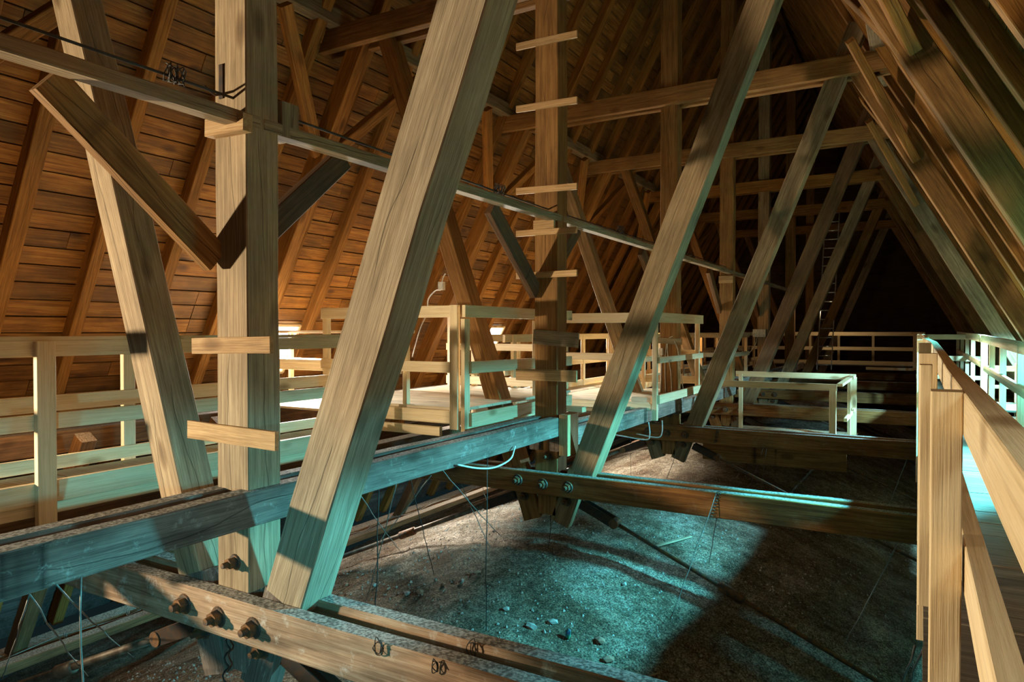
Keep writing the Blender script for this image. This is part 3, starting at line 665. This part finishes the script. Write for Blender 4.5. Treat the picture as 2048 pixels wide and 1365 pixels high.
railing('low railing of the side gangway on the right', [(2.0, 12.9, .3, 1.1, .06, .06), (1.3, 12.9, .3, 1.1, .06, .06)],
        [((.98, 12.9, 1.02), (2.1, 12.9, 1.02), .08, .04), ((.98, 12.9, .74), (2.1, 12.9, .74), .05, .04)], group='right walkway railings')

# ------------------------------------------------------------ other old timbers on the left, and added light blockers
timber('old_beam', (-5.4, -1.0, .22), (-5.4, 11.0, .22), .2, .17, 'dark', jit=.003, label='dark old beam running under the near edge of the left walkway', cat='beam')
timber('old_beam', (-7.9, -1.0, .42), (-7.9, 26.0, .42), .2, .24, 'dark', jit=.003, label='dark lengthwise beam low on the left behind the walkway', cat='beam')
timber('sill_beam', (-9.0, -1.5, -2.18), (-9.0, 30, -2.18), .25, .22, 'dark', jit=.004, label='grey sill beam at the foot of the left roof slope', cat='beam')
timber('sill_beam', (-8.2, -1.5, -1.92), (-8.2, 30, -1.92), .16, .10, 'dark', jit=.004, label='lower dark sill timber in front of the left eaves sill', cat='beam')
for i, yy in enumerate((4.0, 5.6, 8.9, 10.8)):
    timber('raking_prop', (-8.9, yy, -2.1), (-7.4, yy, .5), .16, .16, 'dark', up=(0, 1, 0), label='dark raking prop under the left walkway, %s from the viewer' % ordn(i), cat='prop', group='raking props')
for i in range(3):  # boards added to keep light from the left off the vaults
    timber('shade_board', (-5.78, 1.7, .30-i*.17), (-5.78, 26.0, .30-i*.17), .025, .165, 'dark', label='added light-blocking board below the far side of the left walkway, %s from the top' % ordn(i), cat='board', group='light-blocking boards below the left walkway')
timber('blocker_board', (1.30, 6.2, .45), (1.30, 6.2, 1.95), .55, .03, 'dark', up=(0, 1, 0), label='added upright board shading the near deck, beside the right roof window', cat='board')  # out-of-view board added to keep the cold spot off the near deck
# barbed wire along the sill
bw_pts = [(-8.6, -.5+i*.4, -1.98+.03*math.sin(i*1.7)) for i in range(36)]
bwr = tube('barbed_wire', bw_pts, .006, 'wire', 5, label='thin wire with twisted barbs stretched along the left eaves', cat='wire')
for i in range(14):
    y = 1.4 + i*.75
    c = Vector((-8.6, y, -1.975))
    pts = [c + Vector((math.cos(a)*.025, (a-6)*.004, math.sin(a)*.035)) for a in [k*.9 for k in range(14)]]
    o = tube('barb', pts, .0035, 'wire', 4); o.parent = bwr; o.matrix_parent_inverse = bwr.matrix_basis.inverted()

# ------------------------------------------------------------ hanging and stretched wires over the vaults
W = [((-3.44, 5.47, .41), (-3.352, 5.303, -1.12), 'from the plate beam straight down, second bay', 'dark'),
     ((-3.44, 3.96, .42), (-3.50, 3.95, -1.22), 'hanging plumb beside the big pale strut', 'dark'),
     ((-3.61, 7.10, -.50), (-3.60, 7.02, -.93), 'from the foot of the second king post', 'dark'),
     ((-1.70, 6.93, .01), (-2.015, 6.46, -1.15), 'looped over the second tie, slanting towards the viewer', ''),
     ((-1.66, 6.93, .01), (-1.99, 7.80, -.99), 'looped over the second tie, slanting away', ''),
     ((-2.00, 11.4, .01), (-2.64, 13.25, -1.25), 'from the third tie slanting down left', ''),
     ((-2.00, 11.4, .01), (-2.40, 13.0, -1.2), 'from the third tie beside its twin', ''),
     ((-3.45, 1.614, .41), (-6.9, 3.0, -1.45), 'low left under the plate beam, slanting left', ''),
     ((-3.45, 1.614, .41), (-6.2, 3.35, -1.4), 'low left under the plate beam, slanting right', ''),
     ((-3.45, 1.726, .42), (-6.6, 4.0, -1.6), 'low left crossing in front of the eaves', ''),
     ((-3.45, 1.838, .42), (-3.47, 1.84, -1.2), 'hanging plumb low left under the plate beam', ''),
     ((-.14, 6.9, -.25), (-.61, 7.45, -1.48), 'under the right end of the second tie', ''),
     ((.0, 3.0, .42), (-.167, 6.6, -1.55), 'below the near railing post, left of the pair', 'dark'),
     ((.03, 3.0, .42), (-.119, 6.7, -1.56), 'below the near railing post, right of the pair', 'dark'),
     ((-3.44, 4.60, .41), (-6.4, 7.2, -1.4), 'bright one slanting down left beyond the pale strut', ''),
     ((-3.44, 4.77, .42), (-4.377, 7.244, -.89), 'crossing behind the plumb wires', ''),
     ((-3.44, 4.34, .42), (-4.54, 6.127, -1.07), 'with a bend near the vault', 'dark'),
     ((-3.44, 4.16, .42), (-4.995, 5.55, -1.24), 'ending at the near rubble edge', ''),
     ((-3.44, 3.76, .42), (-5.709, 6.974, -1.22), 'close beside the pale strut', ''),
     ((-4.77, 6.95, -.2), (-4.29, 6.88, -.93), 'under the left part of the second tie', ''),
     ((-4.46, 6.95, -.2), (-5.3, 8.5, -1.0), 'behind the second tie, slanting away left', ''),
     ((-.11, 11.4, -.2), (-.47, 13.8, -1.6), 'under the right end of the third tie', ''),
     ((-3.48, 11.45, -.45), (-4.0, 12.6, -1.15), 'below the third king post foot', ''),
     ((-4.27, 11.4, -.2), (-4.7, 12.6, -1.2), 'left of the third king post foot', '')]
for a, b_, lab, dk_ in W:
    a = Vector(a); b_ = Vector(b_); n = 10; pts = []
    for i in range(n+1):
        p = a.lerp(b_, i/n)
        if 0 < i < n: p += Vector((random.uniform(-.006, .006), random.uniform(-.006, .006), -.02*math.sin(math.pi*i/n)))
        pts.append(p)
    tube('hanging_wire', pts, .0045, 'wire_dark' if dk_ else 'wire', 4, label='thin tie wire ' + lab, cat='wire', group='hanging tie wires')
def twist(a, b_, label, r=.012, n=46, th=.004):
    a = Vector(a); b_ = Vector(b_); pts = []
    for i in range(n):
        p = a.lerp(b_, i/(n-1)); an = i*1.25
        pts.append(p + Vector((math.cos(an)*r, math.sin(an)*r*.6, 0)))
    return tube('wire_twist', pts, th, 'wire_dark', 4, label=label, cat='wire', group='twisted wire ties')
twist((-1.68, 6.925, .02), (-1.76, 6.91, -.26), 'twisted wire tie over the face of the second tie beam', .02)
def loops(c, label, r=.045):
    rnd = random.Random(len(label)); pts = []
    for i in range(9):
        a = i*1.9; pts.append((c[0]+math.cos(a)*r*rnd.uniform(.3, 1), c[1]-.006+rnd.uniform(-.012, .004), c[2]+math.sin(a)*r*rnd.uniform(.5, 1.4)))
    return tube('wire_twist', smooth_pts(pts, 4), .003, 'wire_dark', 4, label=label, cat='wire', group='twisted wire ties')
loops((-2.36, 2.725, -.02), 'small tangled wire on the edge of the nearest tie beam, left one')
loops((-1.95, 2.97, -.03), 'small tangled wire on the rear nearest tie beam')
loops((-2.01, 2.725, -.03), 'small tangled wire on the edge of the nearest tie beam, right one', .04)
twist((-2.78, 11.40, .0), (-2.82, 11.40, -.22), 'twisted wire tie over the face of the third tie beam', .025, 40)
twist((-3.60, 2.78, -.22), (-3.66, 2.76, -.85), 'dark looped wire hanging at the foot of the nearest king post', .02, 30, .006)

# ------------------------------------------------------------ cables and electrical fittings
tube('cable', smooth_pts([(-3.44, 5.98, .45), (-3.42, 5.93, .429), (-3.40, 5.815, .352), (-3.40, 5.537, .322), (-3.40, 5.238, .365), (-3.43, 4.961, .44)]), .009, 'cable', label='pale cable sagging in a loop under the plate beam before the second king post', cat='cable')
tube('cable', smooth_pts([(-3.44, 9.95, .24), (-3.42, 9.95, .05), (-3.50, 9.98, -.03), (-3.9, 9.98, .0), (-4.2, 10, .03)]), .009, 'cable', label='pale conduit bending under the plate beam by the third platform', cat='cable')
tube('cable', smooth_pts([(-3.38, 10.4, .22), (-3.38, 10.4, .03), (-3.46, 10.4, -.05), (-3.8, 10.42, -.02)]), .009, 'cable', label='second pale conduit bending beside its twin under the plate beam', cat='cable')
yc_ = Y3 - .012
for i, pts in enumerate([[(-3.76, yc_, 1.20), (-3.775, yc_, .55)], [(-3.66, yc_, 1.45), (-3.70, yc_, 1.1), (-3.69, yc_, .55)], [(-3.57, yc_, 1.50), (-3.65, yc_, 1.44), (-3.655, yc_, 1.2), (-3.60, yc_, .9), (-3.585, yc_, .55)],
                         [(-3.53, yc_-.03, 1.42), (-3.47, yc_-.02, 1.25), (-3.44, yc_-.02, .95), (-3.38, yc_-.02, .62)]]):
    tube('cable', smooth_pts(pts), .008, 'cable', label='white cable running down the third king post, %s from the left' % ordn(i), cat='cable', group='cables on the third king post')
boxo('junction_box', (-3.80, yc_-.05, 1.18), (-3.73, yc_+.01, 1.30), 'plastic', label='small white connector box on the third king post', cat='box')
jb = boxo('junction_box', (-3.90, TY[4]+.02, 1.42), (-3.57, TY[4]+.11, 1.63), 'plastic', label='white junction box on the fifth king post', cat='box')
tube('cable', smooth_pts([(-3.80, TY[4]+.06, 1.42), (-3.84, TY[4]+.05, 1.2), (-4.05, TY[4]-.05, .85), (-4.1, TY[4]-.1, .55)]), .008, 'cable', label='white cable hanging from the junction box on the fifth king post', cat='cable')
pb = boxo('plug_socket', (-5.14, 7.02, 2.10), (-5.06, 7.07, 2.20), 'plastic', label='white plug connector hanging beside the left strut of the second truss', cat='plug')
tube('cable', smooth_pts([(-5.03, 7.03, 2.30), (-5.06, 7.03, 2.26), (-5.09, 7.04, 2.20)]), .008, 'cable', label='white cable stub above the plug connector', cat='cable')
tube('cable', smooth_pts([(-5.12, 7.05, 2.10), (-5.25, 7.12, 2.10), (-5.42, 7.2, 2.0), (-5.52, 7.3, 1.82), (-5.63, 7.3, 1.62), (-5.8, 7.35, 1.25)]), .008, 'cable', label='white cable drooping down left from the plug connector', cat='cable')
def bulb(p, label):
    root = empty('bulkhead_lamp', p, label=label, cat='lamp', group='small lamps')
    bm = bmesh.new(); bmesh.ops.create_uvsphere(bm, u_segments=14, v_segments=8, radius=.07); me = bpy.data.meshes.new('lamp_glass'); bm.to_mesh(me); bm.free()
    for f in me.polygons: f.use_smooth = True
    link('lamp_glass', me, root, M['glassy'], Matrix.Translation(p))
    tube('lamp_base', [Vector(p)+Vector((-.02, .02, .05)), Vector(p)+Vector((-.05, .05, .14))], [.06, .05], 'plastic', 12, parent=root)
    return root
bulb((-4.05, 13.4, 2.05), 'small clear lamp behind the third king post')
tube('cable', smooth_pts([(-4.06, 13.4, 2.15), (-4.3, 13.5, 2.22), (-4.5, 13.6, 2.05), (-4.6, 13.7, 1.8)]), .008, 'cable', label='white cable looping to the small lamp behind the third king post', cat='cable')
# ------------------------------------------------------------ ladder at the far end
ld = empty('ladder', (-2.6, 25.0, .2), label='aluminium ladder leaning upright between the far trusses', cat='ladder')
a0, a1 = Vector((-2.78, 24.2, .35)), Vector((-2.66, 25.2, 5.6))
for dx in (0, .42): timber('stile', a0+Vector((dx, 0, 0)), a1+Vector((dx, 0, 0)), .03, .06, 'alu', up=(0, 1, 0), ch=.002, parent=ld)
for i in range(18):
    p = a0.lerp(a1, (i+.5)/18); tube('rung', [p, p+Vector((.42, 0, 0))], .016, 'alu', 8, parent=ld)

# ------------------------------------------------------------ rubble on the vaults
def rock(p, s, mat, label, name='stone', flat=.5, cat='stone', group='rubble stones'):
    bm = bmesh.new(); bmesh.ops.create_icosphere(bm, subdivisions=1, radius=1)
    for v in bm.verts: v.co = Vector((v.co.x*s[0], v.co.y*s[1], v.co.z*s[2]))*random.uniform(.75, 1.15)
    me = bpy.data.meshes.new(name); bm.to_mesh(me); bm.free()
    o = link(name, me, None, M[mat], Matrix.Translation((p[0], p[1], vz(p[0], p[1])+s[2]*.5)) @ Matrix.Rotation(random.uniform(0, 3), 4, 'Z'))
    return tag(o, label, cat, group)
rock((-3.05, 5.60), (.075, .06, .03), 'stone', 'flat grey stone slab by the near vault dip', 'stone')
rock((-2.92, 5.78), (.06, .045, .03), 'stone', 'pale whitish stone lump just behind the flat slab')
rock((-3.4, 5.75), (.05, .04, .025), 'stone', 'small stone left of the flat slab')
rock((-2.45, 5.80), (.05, .06, .03), 'brick', 'broken brick piece right of the crumpled foil', 'brick_piece', cat='brick', group='brick pieces')
rock((-2.30, 5.62), (.07, .04, .03), 'brick', 'dark brick lump near the tie beam, right side', 'brick_piece', cat='brick', group='brick pieces')
rock((-2.60, 6.79), (.04, .03, .02), 'stone', 'small stone in the middle of the lit vault')
rock((-4.10, 6.3), (.07, .03, .02), 'brick', 'reddish brick splinter on the lit vault', 'brick_piece', cat='brick', group='brick pieces')
rock((-5.9, 4.35), (.05, .04, .03), 'brick', 'orange brick bit on the brown vault at the lower left', 'brick_piece', cat='brick', group='brick pieces')
rock((-5.7, 4.15), (.03, .03, .02), 'stone', 'small pale stone on the brown vault at the lower left')
tn = rock((-2.71, 5.68), (.035, .03, .06), 'tin', 'crumpled green and blue foil scrap by the tie beam', 'foil_scrap', cat='litter', group=None)
z_ = vz(-2.57, 7.76)
timber('slat', (-2.60, 7.76, z_+.03), (-2.36, 8.38, vz(-2.36, 8.38)+.03), .05, .02, 'rung_grey', label='pale loose slat lying on the lit vault', cat='slat')
timber('stick', (-2.1, 5.35, vz(-2.1, 5.35)+.02), (-1.9, 5.75, vz(-1.9, 5.75)+.02), .02, .015, 'rung_grey', label='thin stick lying on the vault near the front tie', cat='slat')
spots = sorted((4.3+random.random()*2.2, random.uniform(-6.6, -3.8)) for _ in range(24))
for i, (y, x) in enumerate(spots):
    s_ = random.uniform(.02, .05); mt_ = random.choice(['stone', 'brick'])
    rock((x, y), (s_, s_*.8, s_*.6), mt_, '%s %s lump on the left vault slope, %s from the viewer' % ('tiny' if s_ < .035 else 'small', 'grey stone' if mt_ == 'stone' else 'brown brick', ordn(i)), 'rubble_lump', group='rubble lumps on the left')

# ------------------------------------------------------------ dormer windows (daylight sources)
def dormer(n, s, y, z0, z1, wdt, label):
    d = Vector((-s/SL, 0, 1)).normalized(); nrm = Vector((-s, 0, -1/SL)).normalized()
    root = empty('window_%d' % n, (raf_in((z0+z1)/2, s), y, (z0+z1)/2), label=label, kind='structure')
    a = Vector((raf_in(z0, s), y, z0)) - nrm*.10; b_ = Vector((raf_in(z1, s), y, z1)) - nrm*.10
    o = timber('pane', a, b_, wdt, .01, 'pane', up=nrm, ch=0, parent=root)
    for sy in (-1, 1): timber('window_frame', a+Vector((0, sy*wdt/2, 0))+nrm*.02, b_+Vector((0, sy*wdt/2, 0))+nrm*.02, .05, .05, 'new', up=nrm, parent=root)
    for q in (a, b_): timber('window_frame', q+Vector((0, -wdt/2, 0))+nrm*.02, q+Vector((0, wdt/2, 0))+nrm*.02, .05, .05, 'new', up=nrm, parent=root)
dormer(1, -1, 8.0, .85, 1.65, .72, 'bright roof window low in the left slope')
dormer(2, -1, 14.7, .85, 1.65, .72, 'bright roof window low in the left slope, farther back')
dormer(3, 1, 7.12, 1.0, 1.9, .72, 'bright roof window low in the right slope')
